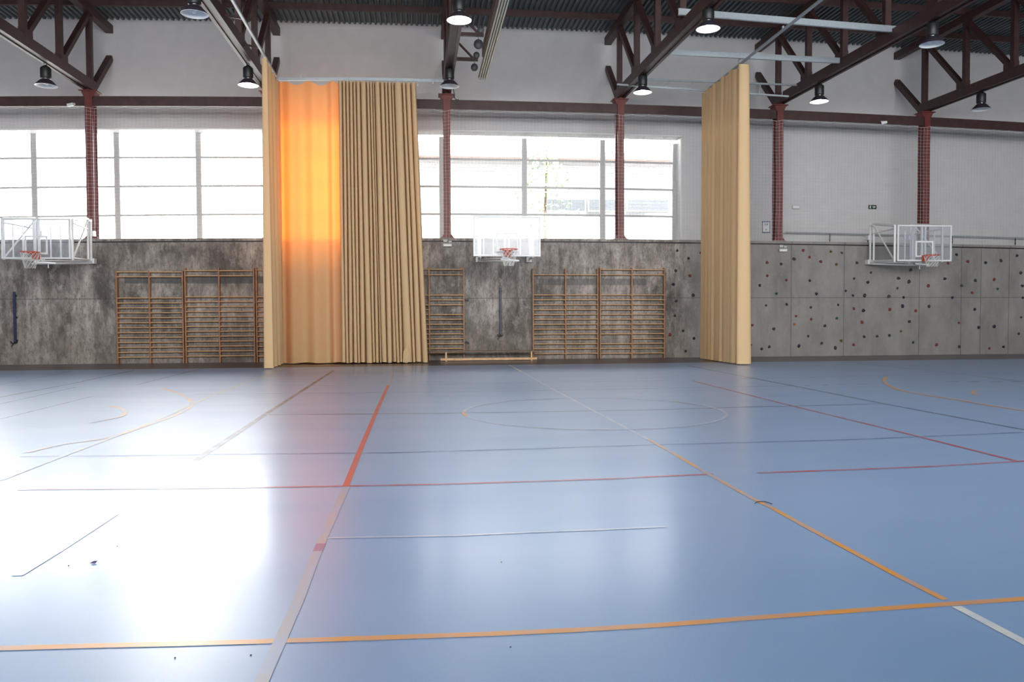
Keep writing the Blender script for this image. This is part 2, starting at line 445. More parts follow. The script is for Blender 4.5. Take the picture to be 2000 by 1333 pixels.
S('court_line_blue', [(40, 893), (525, 887.2), (775, 884.8), (1000, 878.5), (1300, 869), (1650, 859.9), (2000, 845.2)], L['blue'], .045)
S('court_line_navy', [(1342, 714.3), (1541.5, 752.8), (1727, 789.2), (2000, 840), (2200, 878)], L['navy'], .05)
S('court_line_navy', [(651, 724.5), (585, 767), (518, 810.2), (381.5, 900.5)], L['black'], .07)
S('court_line_navy', [(1660, 708), (1850, 728), (2000, 746)], L['blue'], .05)
S('court_line_navy', [(0, 790), (147, 757)], L['blue'], .04)
S('court_line_navy', [(0, 819.5), (184, 774)], L['blue'], .04)
S('court_line_navy', [(266, 752.5), (395, 720.5)], L['navy'], .04)
S('court_line_navy', [(0, 752), (140, 725.5)], L['blue'], .04)
for a0, a1 in ((1572, 1584), (1604, 1618), (1636, 1652), (1672, 1690)):
    S('court_line_dash', [(a0, 754-(a0-1552)*.025), (a1, 754-(a1-1552)*.025)], L['navy'], .06)
for a0, a1 in ((1848, 1872), (1890, 1912), (1936, 1956), (1975, 1998)):
    S('court_line_dash', [(a0, 746.4), (a1, 745.6)], L['navy'], .06)
S('court_line_red', [(758.2, 753.5), (735.8, 802.5), (705, 876), (675.6, 950.2)], L['red'], .055)
S('court_line_red', [(35, 957.2), (350, 954.8), (600, 951.5), (675, 950.2), (850, 947), (1000, 942.5), (1200, 935.9), (1300, 930.8), (1392, 927)], L['red_thin'], .045)
S('court_line_red', [(1480, 924.5), (1650, 918.7), (1825, 911.7), (1985, 902.3), (2080, 897)], L['red_thin'], .05)
S('court_line_red', [(1352.5, 744.4), (1541.5, 792), (1748, 842), (1986, 901.5)], L['red_thin'], .05)
S('court_line_orange', [(-60, 1270), (0, 1268), (175, 1263), (350, 1259.2), (525, 1254), (700, 1248.7), (950, 1240), (1125, 1232), (1300, 1221.7), (1475, 1208), (1650, 1195.4), (1825, 1183), (2000, 1171), (2080, 1166)], L['orange'], .048)
S('court_line_orange', [(1265, 858.5), (1300, 877.8), (1384, 926.8), (1475, 977.5), (1506.5, 992.5), (1560, 1022)], L['orange_worn'], .04)
S('court_line_orange', [(1560, 1022), (1650, 1070.5), (1748, 1123), (1846, 1172.7)], L['orange'], .042)
S('court_line_white', [(994.8, 713.6), (1020, 727.2)], L['white'], .06)
S('court_line_white', [(1020, 727.2), (1072.5, 757), (1160, 803.2), (1265, 858.5)], L['ghost'], .04)
S('court_line_white', [(1868, 1186), (2000, 1255.7), (2040, 1277)], L['white'], .05)
S('court_line_white', [(640, 1052), (890, 1047.5), (1035, 1041), (1160, 1036.5), (1300, 1030)], L['ghost'], .03)
S('court_line_white', [(224, 1005), (186, 1030), (110, 1079), (33, 1126)], L['ghost'], .06)
S('court_line_beige', [(677, 952), (655, 1000), (623, 1070.5), (581, 1178), (511, 1333), (495, 1370)], L['beige'], .055)
S('court_line_beige', [(627.5, 1063), (620, 1078)], L['purple'], .058)
S('court_line_beige', [(768, 724), (758.2, 753.5)], L['beige'], .055)
S('court_line_yellow', [(549.5, 722), (416.5, 772), (287, 830), (119, 893), (0, 939)], L['yellow'], .055)
S('court_line_yellow', [(267, 718.5), (225, 724)], L['yellow'], .05)
S('court_line_arc', densify([(318, 760), (340, 766), (362, 776), (374, 786), (371, 796), (350, 808), (315, 822), (280, 834), (210, 856), (122, 869), (52, 885)]), L['orange_worn'], .06)
S('court_line_arc', densify([(210, 793.5), (231, 797), (244, 804), (238, 813), (210, 820), (175, 827)]), L['orange_worn'], .06)
S('court_line_arc', densify([(1733, 736), (1727, 742), (1731, 750), (1748, 759), (1772, 766), (1825, 775), (1888, 785), (1947, 795), (2000, 803)]), L['orange'], .06)
S('court_line_arc', densify([(1908, 762), (1899, 766.5), (1907, 772)]), L['orange'], .06)
cc = at(1158, 804, 'Z', 0)
for a0, a1, mt in ((172, 190, 'orange_worn'), (190, 345, 'ghost'), (-15, 20, 'ghost'), (20, 34, 'orange_worn'), (34, 172, 'ghost')):
    S('court_line_circle', [(cc.x+1.83*math.cos(RX(a)), cc.y+1.83*math.sin(RX(a)), 0) for a in [a0+(a1-a0)*i/24 for i in range(25)]], L[mt], .05, True)

# ------------------------------------------------------------------ red steel frame
TX = [-9.43, -4.37, .945, 6.388, 11.63, 16.70]
WHERE = ['beside the left basketball hoop', 'behind the wide beige curtain', 'between the wide curtain and the middle hoop',
         'standing in front of the window end nearest the narrow curtain', 'first one past the narrow curtain, before the climbing wall', 'behind the right basketball hoop']
CY = 24.85
for i, x in enumerate(TX):
    zb, zt = 3.735+.5*camber(x), 8.2+camber(x)
    t = thing('steel_column', (x, CY, zb), 'slim red steel column '+WHERE[i], 'column', 'red columns along the back wall')
    b = MB(); H = zt-zb
    b.box((0, -.165, H/2), (.205, .02, H)); b.box((0, .165, H/2), (.205, .02, H)); b.box((0, 0, H/2), (.10, .32, H))
    b.build('shaft', M['lit_column_red'], t)
    b = MB(); b.box((0, 0, .012), (.44, .36, .024))
    for sx in (-1, 1):
        b.add([(sx*.10, -.15, .02), (sx*.21, -.15, .02), (sx*.10, -.15, .15), (sx*.10, -.13, .02), (sx*.21, -.13, .02), (sx*.10, -.13, .15)],
              [(0, 1, 2), (3, 5, 4), (0, 3, 4, 1), (1, 4, 5, 2), (0, 2, 5, 3)])
    b.build('base_plate', M['lit_column_red'], t)
    b = MB(); h = H-.24
    b.add([(-.13, -.17, h), (.13, -.17, h), (.22, -.17, h+.2), (-.22, -.17, h+.2), (-.13, .17, h), (.13, .17, h), (.22, .17, h+.2), (-.22, .17, h+.2)],
          [(0, 1, 2, 3), (4, 7, 6, 5), (0, 4, 5, 1), (1, 5, 6, 2), (2, 6, 7, 3), (3, 7, 4, 0)])
    b.box((0, -.02, h+.17), (.50, .40, .03))
    b.build('capital', M['lit_column_red'], t)
# eaves beam, one straight length per bay
b = MB(); xs = [X0]+TX+[X1]
b.prism_x([(CY-.13, 7.70), (CY-.13, 7.985), (CY-.03, 7.985), (CY-.03, 7.70)], XS, lambda x, z: camber(x))
tag(b.build('eaves_beam', M['red_steel'], bevel=.006), 'long dark red steel beam running across all the columns above the window', 'beam')
# roof trusses
def chord_z(y): return 8.31-.018*(CY-y)
NODES = [CY-2.0*k for k in range(15)]
def make_truss():
    t = thing('roof_truss', (0, 0, 0), '', 'truss', 'red roof trusses')
    b = MB(); ye = YB+.3
    for sx in (-1, 1):
        b.bar((sx*.095, CY+.1, chord_z(CY)), (sx*.095, ye, chord_z(ye)), .08, .28)
    b.bar((0, CY+.1, chord_z(CY)), (0, ye, chord_z(ye)), .12, .22)
    b.build('bottom_chord', M['red_steel'], t)
    b = MB(); b.bar((0, YW-.02, 10.50), (0, ye, 10.50), .22, .24); b.build('top_chord', M['red_steel'], t)
    for k, y in enumerate(NODES[:9]):
        b = MB(); b.bar((0, y, chord_z(y)), (0, y, 10.5), .15, .15, (1, 0, 0)); b.build('web_post', M['red_steel'], t)
        if k:
            b = MB(); b.bar((0, y, chord_z(y)+.1), (0, y+2.0, 10.45), .13, .15, (1, 0, 0)); b.build('web_diagonal', M['red_steel'], t)
            b = MB(); b.box((0, y+.12, chord_z(y)+.2), (.16, .42, .28)); b.build('gusset_plate', M['red_steel'], t)
    b = MB(); b.bar((0, CY, 8.12), (0, YW-.03, 9.62), .17, .17, (1, 0, 0)); b.build('wall_brace', M['red_steel'], t)
    return t
TL = ['leftmost red roof truss, over the left hoop', 'red roof truss that meets the wide curtain at its top', 'middle red roof truss carrying the lit lamp, seen end on',
      'red roof truss over the window, beside the narrow curtain and its track', 'red roof truss just past the narrow curtain, pale rails ending on it', 'rightmost red roof truss, over the right hoop']
t0 = make_truss(); fam = family(t0)
for i, x in enumerate(TX):
    t = t0 if i == 0 else copy_tree(t0, fam)
    t.location = (x, 0, camber(x)); t['label'] = TL[i]
# purlins
PL = ['red roof purlin nearest the back wall', 'second red roof purlin from the back wall', 'third red roof purlin from the back wall', 'fourth red roof purlin from the back wall']
for k in range(4):
    y = NODES[k]+(-.05 if k == 0 else 0)
    b = MB(); b.prism_x([(y-.05, ROOF-.19), (y-.05, ROOF-.005), (y+.05, ROOF-.005), (y+.05, ROOF-.19)], XS, lambda x, z: camber(x))
    tag(b.build('roof_purlin', M['red_steel']), PL[k]+', under the corrugated deck', 'purlin', 'purlins under the roof deck')

# ------------------------------------------------------------------ safety net
def make_net():
    z1 = lambda x: 7.66+camber(x); z0 = lambda x: 3.76+.5*camber(x)
    b = MB(); cell = .108; y = CY-.21; xa, xb = -14.0, 22.5
    def wob(x, z): return .012*math.sin(x*1.7+z*1.3)+.008*math.sin(x*4.1+1)
    def wy(x, z): return y+.012*math.sin(x*1.1+z*2.1)
    nx = int((xb-xa)/cell); nz = 36
    for i in range(nx+1):
        x = xa+i*cell; pts = []
        sag = .06*abs(math.sin(PI*x/.56))
        for k in range(8):
            f = k/7; z = z0(x)+(z1(x)-sag*.9-z0(x))*f
            pts.append((x+wob(x, z), wy(x, z), z))
        b.tube(pts, .0025, 3, cap=False)
    for j in range(nz+1):
        f = j/nz; pts = []
        for i in range(0, nx+1, 2 if j < nz else 1):
            x = xa+i*cell; sag = .06*abs(math.sin(PI*x/.56))
            z = z0(x)+(z1(x)-sag*.9*f-z0(x))*f
            pts.append((x+wob(x, z), wy(x, z), z))
        b.tube(pts, .0025 if 0 < j < nz else .006, 3, cap=False)
    o = b.build('safety_net', M['safety_net'], fix=False)
    return tag(o, 'white square-mesh safety net hung from the red beam in front of the window and wall', 'net')
make_net()

# ------------------------------------------------------------------ pendant lamps
def lamp_meshes():
    d = {}
    b = MB(); b.lathe([(0, .53), (.03, .53), (.07, .50), (.125, .455), (.13, .44), (.13, .20), (.12, .185), (0, .185)], 20); d['ballast_housing'] = b
    b = MB(); b.lathe([(.085, .20), (.085, .155)], 16); d['collar'] = b
    b = MB()
    b.lathe([(.10, .165), (.12, .16), (.17, .115), (.235, .045), (.262, .012), (.264, 0)], 32)
    b.cur = 1; b.lathe([(.264, 0), (.258, 0), (.255, .012), (.228, .045), (.163, .112), (.09, .15), (0, .152)], 32); d['reflector'] = b
    b = MB(); b.lathe([(0, .02), (.04, .03), (.06, .065), (.05, .11), (.03, .15)], 16); d['bulb'] = b
    return d
LM = lamp_meshes()
LMESH = {}
def lamp(x, y, z, label, lit=False):
    t = thing('pendant_lamp', (x, y, z), label, 'lamp', 'high-bay lamps under the trusses')
    ti = min(range(6), key=lambda i: abs(TX[i]-x)); top = chord_z(y)-.14+camber(TX[ti])-z
    parts = {}
    for n, mats in (('ballast_housing', M['black']), ('collar', M['chrome']), ('reflector', [M['shade_out'], M['shade_in']]), ('bulb', (M['sign_white'], M['bulb_added_glow'], M['bulb'])[lit])):
        key = (n, int(lit) if n == 'bulb' else 0)
        if key not in LMESH:
            o = LM[n].build(n, mats, parts.get('reflector', t) if n == 'bulb' else t, fix=False); LMESH[key] = o.data
        else:
            o = bpy.data.objects.new(n, LMESH[key]); C.objects.link(o); o.parent = parts.get('reflector', t) if n == 'bulb' else t
        parts[n] = o
    b = MB(); r = max(.03, (top-.52)/2)
    b.tube([(0, 0, .52), (.03, 0, .52+r*.6), (.02, 0, top-.01), (-.03, 0, top+.02), (-.035, 0, top-.05)], .012, 6)
    b.build('hanging_hook', M['dark_metal'], t)
    return t
LN = [((90, 168), 'black high-bay lamp hanging lowest at the far left of the hall', 0, 22.1), ((485, 167), 'black high-bay lamp just left of the wide curtain top', 1, 22.1),
      ((878, 169), 'black high-bay lamp straight below the lit one', 2, 22.1), ((1255, 181), 'black high-bay lamp in front of the pale double rail', 3, 22.1),
      ((1600, 199), 'black high-bay lamp right of the narrow curtain, near the wall', 4, 22.1), ((1916, 214), 'black high-bay lamp with dark shade, furthest right', 5, 22.1),
      ((380, 28), 'high-bay lamp by the ceiling, nearer and left of the wide curtain', 1, 17.1), ((897, 40), 'glaringly bright glowing high-bay lamp, high in the middle', 2, 17.1),
      ((1383, 57), 'high-bay lamp by the ceiling between middle hoop and narrow curtain', 3, 17.1), ((1820, 87), 'high-bay lamp with bluish white shade under the dark right-hand truss', 4, 17.1)]
for (px, py), lab, ti, y in LN:
    p = at(px, py, 'X', TX[ti]) if abs(TX[ti]) > 2 else at(px, py, 'Y', y)
    lamp(TX[ti] if abs(TX[ti]) > 2 else p.x, p.y, p.z, lab, 2 if 'glowing' in lab else 1 if px in (485, 1255, 1600, 1383) else 0)

# ------------------------------------------------------------------ curtain tracks and rails at ceiling height
TRX, TLX, TYB = 8.72, -3.82, 23.3
def track(name, pts, label, w=.05, h=.06, mat='pale_metal', holders=()):
    t = thing(name, (0, 0, 0), label, 'rail')
    b = MB()
    for p, q in zip(pts[:-1], pts[1:]): b.bar(p, q, w, h)
    b.build('rail', M[mat], t)
    for hp in holders:
        b = MB(); b.bar(hp[0], hp[1], .04, .05); b.build('hanger', M[hp[2] if len(hp) > 2 else mat], t)
    return t
ZT = 8.07
track('curtain_track', [(TRX, 23.2, ZT+.05), (TRX, 5.0, ZT+.14)], 'thin grey curtain track running from the narrow curtain towards the camera', .055, .05,
      holders=[((TRX, 21.0, ZT+.06), (TRX, 21.0, 8.28)), ((TRX, 18.4, ZT+.07), (TRX, 18.4, 8.24))])
track('curtain_track', [(TLX, 22.9, ZT-.07), (TLX, 5.0, ZT+.09)], 'thin grey curtain track running from the wide curtain towards the camera', .055, .05,
      holders=[((TX[1]+.1, 20.85, ZT+.1), (TLX, 20.85, ZT+.02), 'red_steel'), ((TX[1]+.1, 18.85, ZT+.08), (TLX, 18.85, ZT+.02), 'red_steel')])
p0, p1 = at(545, 155, 'Y', TYB+.06), at(868, 158, 'Y', TYB+.06)
t = track('curtain_track', [tuple(p0), (-1.5, TYB+.06, (p0.z+p1.z)/2+.03), tuple(p1)], 'grey curtain track along the wall above the wide curtain', .05, .08,
          holders=[((x, TYB, 8.02), (x, TYB, 8.17)) for x in (-3.2, -1.9, -.5, .5)])
p0, p1 = at(1205, 165, 'Y', TYB), at(1540, 188.5, 'Y', TYB)
q0, q1 = at(1262, 155, 'Y', TYB+.02), at(1572, 167, 'Y', TYB+.02)
t = track('curtain_track', [tuple(p0), tuple(p1)], 'pale double rail along the wall, passing behind the narrow curtain', .05, .045)
b = MB(); b.bar(q0, q1, .05, .05); b.build('upper_rail', M['pale_metal'], t)
for k in range(7):
    f = .12+k*.14; b = MB(); b.bar(Vector(p0).lerp(p1, f), Vector(q0).lerp(q1, max(0, f-.1)), .02, .02, (1, 0, 0)); b.build('hanger', M['pale_metal'], t)
for (pa, pb, w, lab) in (((1300, 101), (1640, 118), .13, 'pale grey ceiling rail crossing behind the narrow curtain track, nearer the wall'),
                         ((1325, 22), (1752, 57), .14, 'pale grey ceiling rail higher in view, crossing two trusses, nearer the camera')):
    q = at(pb[0], pb[1], 'X', TX[4]); p = at(pa[0], pa[1], 'X', TX[3])
    p.y = q.y = (q.y*2+p.y)/3 if pa[0] == 1300 else q.y
    zz = at(pb[0], pb[1], 'Y', q.y).z; za = at(pa[0], pa[1], 'Y', q.y).z
    xa = at(pa[0], pa[1], 'Y', q.y).x; xb = at(pb[0], pb[1], 'Y', q.y).x
    b = MB()
    b.bar((xa, q.y, za), (xb, q.y, zz), .02, w, (0, 0, 1)); b.bar((xa, q.y+.03, za+w/2), (xb, q.y+.03, zz+w/2), .06, .012); b.bar((xa, q.y+.03, za-w/2), (xb, q.y+.03, zz-w/2), .06, .012)
    tag(b.build('ceiling_rail', M['pale_metal']), lab, 'rail', 'pale cross rails under the roof')
# cream ribbed rail held by brackets on the middle truss, with rope pulleys
RXX = 1.955
t = thing('equipment_rail', (RXX, 23.6, 8.3), 'long cream ribbed rail hanging beside the middle truss', 'rail')
for k in range(4):
    b = MB(); b.bar(((k-1.5)*.062, 0, 0), ((k-1.5)*.062, -15, 0), .034, .05); b.build('rib', M['cream_rail'], t)
b = MB(); b.bar((0, -.02, .05), (0, -15, .05), .25, .03); b.build('backing', M['timber'], t)
b = MB(); b.bar((-.0, -.5, .62), (-.0, -9, .62), .10, .30); b.build('timber_beam', M['timber'], t)
PUL = [('bracket arm with pulleys nearer the wall, beside the middle truss', 22.85), ('bracket arm with pulleys nearer the lit lamp, beside the middle truss', 20.85)]
for lab, y in PUL:
    z = 8.62
    t = thing('pulley_bracket', (TX[2], y, z), 'dark red '+lab, 'bracket', 'pulley brackets on the middle truss')
    b = MB(); b.bar((.1, 0, 0), (RXX-TX[2]-.19, 0, 0), .07, .09); b.build('arm', M['red_steel'], t)
    b = MB(); b.bar((.1, 0, .62), (.68, 0, .04), .05, .06, (0, 1, 0)); b.build('knee_brace', M['red_steel'], t)
    for (dx, dz, r) in ((.78, .12, .09), (.72, -.22, .10)) if y > 22 else ((.74, .12, .09), (.68, -.24, .12)):
        b = MB()
        R_ = Matrix.Rotation(PI/2, 3, 'X')
        bb = MB(); bb.lathe([(0, -.03), (r, -.03), (r*.8, 0), (r, .03), (0, .03)], 18)
        b.add([R_ @ Vector(v)+Vector((dx, 0, dz)) for v in bb.v], bb.f, True)
        b.bar((dx, 0, dz), (dx, 0, 0), .03, .015, (1, 0, 0)); b.build('pulley', M['pulley'], t)

# ------------------------------------------------------------------ curtains
def smooth_profile(ctrl, per=7):
    """ctrl: (x, y) fold turning points -> rounded polyline"""
    out = []
    for i in range(len(ctrl)-1):
        a, c = Vector(ctrl[i]), Vector(ctrl[i+1])
        for j in range(per):
            f = j/per; e = (1-math.cos(PI*f))/2
            out.append(Vector((a.x+(c.x-a.x)*f, a.y+(c.y-a.y)*e)) if len(a) == 2 else None)
    return out+[Vector(ctrl[-1])]
def sheet(bot, top, z0f, z1f, rows, shape=None):
    b = MB(); n = len(bot); vs = []; fs = []
    for k in range(rows+1):
        f = k/rows
        for i in range(n):
            p = bot[i].lerp(top[i], f); z = z0f(i/(n-1))*(1-f)+z1f(i/(n-1), p)*f
            x, y = p.x, p.y
            if shape: x, y = shape(i/(n-1), f, x, y)
            vs.append((x, y, z))
    for k in range(rows):
        for i in range(n-1): fs.append((k*n+i, k*n+i+1, (k+1)*n+i+1, (k+1)*n+i))
    b.add(vs, fs, True); return b
YC = 23.22
def px_x(px): return at(px, 600, 'Y', YC).x
def mp(px): return px if px < 665 else 665.5+(px-665)*(816-665.5)/(835-665)
BX = [665, 674, 681.5, 689, 697, 704, 713.5, 726.6, 733.5, 740, 744, 756.5, 766, 773, 781, 786.5, 804.5, 812, 823, 835]
ct = thing('sports_curtain', (0, 0, 0), 'wide floor-length beige curtain glowing orange in front of the window', 'curtain')
loose = [(549, .02), (556, .13), (573, -.08), (596, .10), (617, -.09), (640, .11), (653, -.05), (664, .12), (674, .17)]
def fold_ctrl(xf):
    L_ = [(px_x(xf(px)), YC+d) for px, d in loose]
    return L_
def bunch_ctrl(xf):
    out = []; rnd = random.Random(3)
    for i in range(len(BX)-1):
        a, c = BX[i], BX[i+1]; w = c-a
        deep = .10+.05*rnd.random()
        out.append((px_x(xf(a)), YC+(.13 if i else .16)))
        out.append((px_x(xf(a+w*.16)), YC-deep+.04)); out.append((px_x(xf(a+w*.84)), YC-deep+.02*rnd.random()))
    out.append((px_x(xf(BX[-1])), YC+.16))
    return out
# the length that hangs at right angles to the wall
perp = [(-3.70, 21.16), (-3.93, 21.20), (-3.90, 21.32), (-3.72, 21.45), (-3.95, 21.68), (-3.72, 21.95), (-3.94, 22.22), (-3.72, 22.5), (-3.92, 22.75), (-3.80, 22.98), (-3.76, 23.1)]
def cat(ctrl, per=6):
    out = []
    for i in range(len(ctrl)-1):
        p = [Vector(ctrl[max(0, min(len(ctrl)-1, j))]) for j in (i-1, i, i+1, i+2)]
        for j in range(per):
            t_ = j/per
            out.append(.5*((2*p[1])+(p[2]-p[0])*t_+(2*p[0]-5*p[1]+4*p[2]-p[3])*t_*t_+(3*p[1]-p[0]-3*p[2]+p[3])*t_**3))
    return out+[Vector(ctrl[-1])]
idf = lambda px: px
pb = cat(perp); pt = [Vector((-3.82+(p.x+3.82)*.55, p.y)) for p in pb]
b = sheet(pb, pt, lambda u: .03, lambda u, p: 7.93+.02*math.sin(p.y*9), 24)
b.build('return_panel', M['curtain_mid'], ct, fix=False)
bot = cat([(-3.76, 23.1)]+fold_ctrl(idf), 8); top = [Vector((p.x, YC+(p.y-YC)*.6)) for p in bot]
b = sheet(bot, top, lambda u: .035+.012*math.sin(u*17), lambda u, p: 7.90+.055*math.cos((p.x+3.7)*9.2)+.05*u, 24)
b.build('loose_panel', M['curtain'], ct, fix=False)['label'] = 'panel glowing orange in backlight'
bot = cat(bunch_ctrl(idf), 5); top = cat(bunch_ctrl(mp), 5)
def sway(u, f, x, y):
    return x+.015*math.sin(u*40+f*5)*(1-f), y+.015*math.sin(u*31+f*4)*(1-f)
b = sheet(bot, top, lambda u: .035+.012*math.sin(u*50), lambda u, p: 7.99, 24, sway)
gp = b.build('gathered_panel', M['curtain_thick'], ct, fix=False)
def bunch_back(xf):
    out = []; rnd = random.Random(8); px = 667
    while px < 822:
        w = rnd.uniform(7, 13); out.append((px_x(xf(px)), YC+.16+.05*rnd.random())); out.append((px_x(xf(px+w*.5)), YC+.02)); px += w
    return out
bot = cat(bunch_back(idf), 4); top = cat(bunch_back(mp), 4)
bot = [p+Vector((0, .12)) for p in bot]; top = [p+Vector((0, .10)) for p in top]
b = sheet(bot, top, lambda u: .04, lambda u, p: 7.97, 12)
b.build('gathered_panel', M['curtain_thick'], ct, fix=False)
xs_h = [at(mp(x), 165, 'Y', YC).x for x in BX[::1]]
for i, x in enumerate(xs_h):
    b = MB(); b.bar((x, YC+.0, 7.93), (x, TYB-.03, 8.012), .016, .016, (1, 0, 0)); b.build('curtain_hook', M['white_metal'], gp)
# a corner of the hem has been turned up
b = MB(); c0 = at(787, 700, 'Y', YC-.25); vs = []
g = [[(787, 708), (794, 709.5), (800, 707)], [(787, 695), (796, 697), (803, 700)], [(788, 686), (795, 675), (799, 684)]]
for r_ in range(3):
    for c_ in range(3):
        p = at(g[r_][c_][0], g[r_][c_][1], 'Y', YC-.20-.05*(c_ == 1)-.03*(r_ == 1)); vs.append(tuple(p))
b.add(vs, [(0, 1, 4, 3), (1, 2, 5, 4), (3, 4, 7, 6), (4, 5, 8, 7)], True); b.build('turned_hem', M['curtain_thick'], gp, fix=False)
# the narrow curtain, bunched on its own track
cr = thing('sports_curtain', (0, 0, 0), 'narrow bunched beige curtain hanging full height before the climbing wall', 'curtain')
ctrl = [(8.96, 20.95), (8.95, 20.66), (8.82, 20.56), (8.60, 20.58), (8.53, 20.66), (8.66, 20.80), (8.90, 20.84)]
yy = 20.98; rnd = random.Random(11); wd = [.30, .20, .36, .24, .40, .22, .34, .26, .30]
for d in wd:
    if yy > 23.4: break
    ctrl += [(8.62, yy-.02), (8.53+.03*rnd.random(), yy+d*.30), (8.58, yy+d*.62), (8.90+.03*rnd.random(), yy+d*.80)]; yy += d
pb = cat(ctrl, 5); pt = [Vector((TRX+(p.x-TRX)*.72-.03, p.y)) for p in pb]
b = sheet(pb, pt, lambda u: .03, lambda u, p: 8.03+.03*math.sin(p.y*11)+(.0 if p.y > 20.9 else -.02), 24)
gp = b.build('gathered_panel', M['curtain_mid'], cr, fix=False)
for k in range(9):
    y = 20.8+k*.3
    b = MB(); b.bar((TRX, y, 7.95), (TRX, y, 8.085), .016, .016, (1, 0, 0)); b.build('curtain_hook', M['white_metal'], gp)

# ------------------------------------------------------------------ basketball backboards
def backboard(label, bl, tr, hoop_px, rear, front_x, net_frac=1.0, ym=24.52, rod=-1):
    """bl/tr: lower left and upper right corner of the board (world), rear: (x left, x right, z0, z1) of the wall-side frame, front_x: x of the board-side frame"""
    W, H = tr.x-bl.x, tr.z-bl.z; cx, y = (bl.x+tr.x)/2, bl.y; z0 = bl.z
    t = thing('basketball_backboard', (cx, y, z0), label, 'basketball hoop', 'wall-hung basketball backboards')
    b = MB(); w = .045
    b.box((0, 0, H-w/2), (W, .05, w)); b.box((0, 0, w/2), (W, .05, w))
    for sx in (-1, 1): b.box((sx*(W/2-w/2), 0, H/2), (w, .05, H-2*w))
    b.build('board_frame', M['white_metal'], t, .004)
    b = MB(); b.box((0, 0, H/2), (W-2*w, .012, H-2*w)); bp_ = b.build('board_panel', M['acrylic'], t); bp_['label'] = 'clear backboard panel'
    b = MB(); sw, sh, sz = .59, .45, .15
    b.box((0, -.009, sz+sh), (sw, .004, .05)); b.box((0, -.009, sz), (sw, .004, .05))
    for sx in (-1, 1): b.box((sx*(sw/2-.025), -.009, sz+sh/2), (.05, .004, sh-.05))
    b.build('target_square', M['white_metal'], bp_)
    hz = .12
    b = MB(); b.tube([(.225*math.cos(a), -.375+.225*math.sin(a), hz+.04) for a in [2*PI*i/32 for i in range(32)]], .012, 8, True)
    ring = b.build('rim', M['rim'], t); ring['label'] = 'orange metal rim'
    b = MB(); b.add([(-.10, -.03, hz+.06), (.10, -.03, hz+.06), (.10, -.03, hz-.13), (-.10, -.03, hz-.13), (-.05, -.17, hz+.055), (.05, -.17, hz+.055), (.05, -.15, hz+.02), (-.05, -.15, hz+.02)],
              [(0, 1, 2, 3), (4, 7, 6, 5), (0, 4, 5, 1), (1, 5, 6, 2), (2, 6, 7, 3), (3, 7, 4, 0)])
    for sx in (-1, 1): b.bar((sx*.04, -.03, hz+.0), (sx*.13, -.22, hz+.035), .02, .03)
    b.build('rim_bracket', M['rim'], ring)
    b = MB(); n = 12; R = lambda f: .225*(1-f)+.125*f+.0*f
    for s_ in (1, -1):
        for i in range(n):
            pts = []
            for k in range(7):
                f = k/6*net_frac; a = 2*PI*(i+s_*k*.5)/n
                pts.append((R(f)*math.cos(a), -.375+R(f)*math.sin(a), hz+.03-.42*f))
            b.tube(pts, .0042, 4)
    b.build('hoop_net', M['net_white'], ring, fix=False)['label'] = 'white cord net'
    xl, xr, rz0, rz1 = rear; rz0 -= z0; rz1 -= z0; fl, fr = front_x; D = ym-y
    for xf, xrr in ((fl-cx, xl-cx), (fr-cx, xr-cx)):
        b = MB(); r_ = .036
        b.tube([(xf, .06, -.02), (xf, .06, H*.99)], .035, 8)
        b.tube([(xf, .06, H*.985), (xrr, D-.30, rz1-.02)], r_, 8); b.tube([(xf, .06, .02), (xrr, D-.30, rz0+.07)], r_, 8)
        b.tube([(xf, .1, .06), (xrr, D-.30, rz1-.06)], .024, 8)
        b.tube([(xf, .1, H*.9), (xrr, D-.30, rz1*.75)], .022, 8)
        b.tube([(xrr, D-.30, rz0+.05), (xrr, D-.30, rz1-.02)], .032, 8)
        b.build('swing_arm', M['white_metal'], t)
        b = MB(); b.tube([(xrr, D-.10, rz0), (xrr, D-.10, rz1)], .035, 10)
        for zz in (rz0+.06, rz0+.85): b.box((xrr, D-.02, zz), (.16, .19, .15))
        for zz in (rz0+.04, rz1-.06): b.box((xrr, D-.20, zz), (.07, .24, .05))
        b.build('wall_bracket', M['white_metal'], t)
    b = MB()
    for sx in (-.055, .055): b.box((sx, .05, H/2), (.05, .05, H))
    b.build('centre_support', M['white_metal'], t)
    b = MB()
    for sx in (-.62, -.36, .36, .62): b.box((sx*W/1.8, .045, H*.42), (.03, .03, H*.84))
    b.build('rear_stiffener', M['white_metal'], t)
    b = MB(); lo = min(rz0, -.02)
    xw, xo = (xl-cx, xr-cx) if rod < 0 else (xr-cx, xl-cx)
    b.tube([(xw, D-.12, rz0+.0), (-rod*.30, .42, -.10)], .028, 8); b.tube([(xw, D-.12, rz0+.05), (-rod*.05, .2, -.03)], .018, 8)
    b.tube([(-rod*.30, .42, -.10), (rod*.1, .1, -.02)], .022, 8)
    b.bar((-.15, .2, -.06), (.35, .3, -.09), .05, .04); b.tube([(.12, .4, -.08), (.12, .4, -.22)], .015, 6)
    b.build('stay_rod', M['white_metal'], t)
    return t
backboard('left basketball hoop, clear white-framed board jutting out before the window',
          at(3.5, 506, 'Y', 22.9), at(137, 427.5, 'Y', 22.9), None, (-10.75, at(178, 450, 'Y', 24.45).x, at(178, 514, 'Y', 24.4).z, at(178, 428, 'Y', 24.4).z), (-11.0, at(141, 450, 'Y', 22.95).x), rod=1)
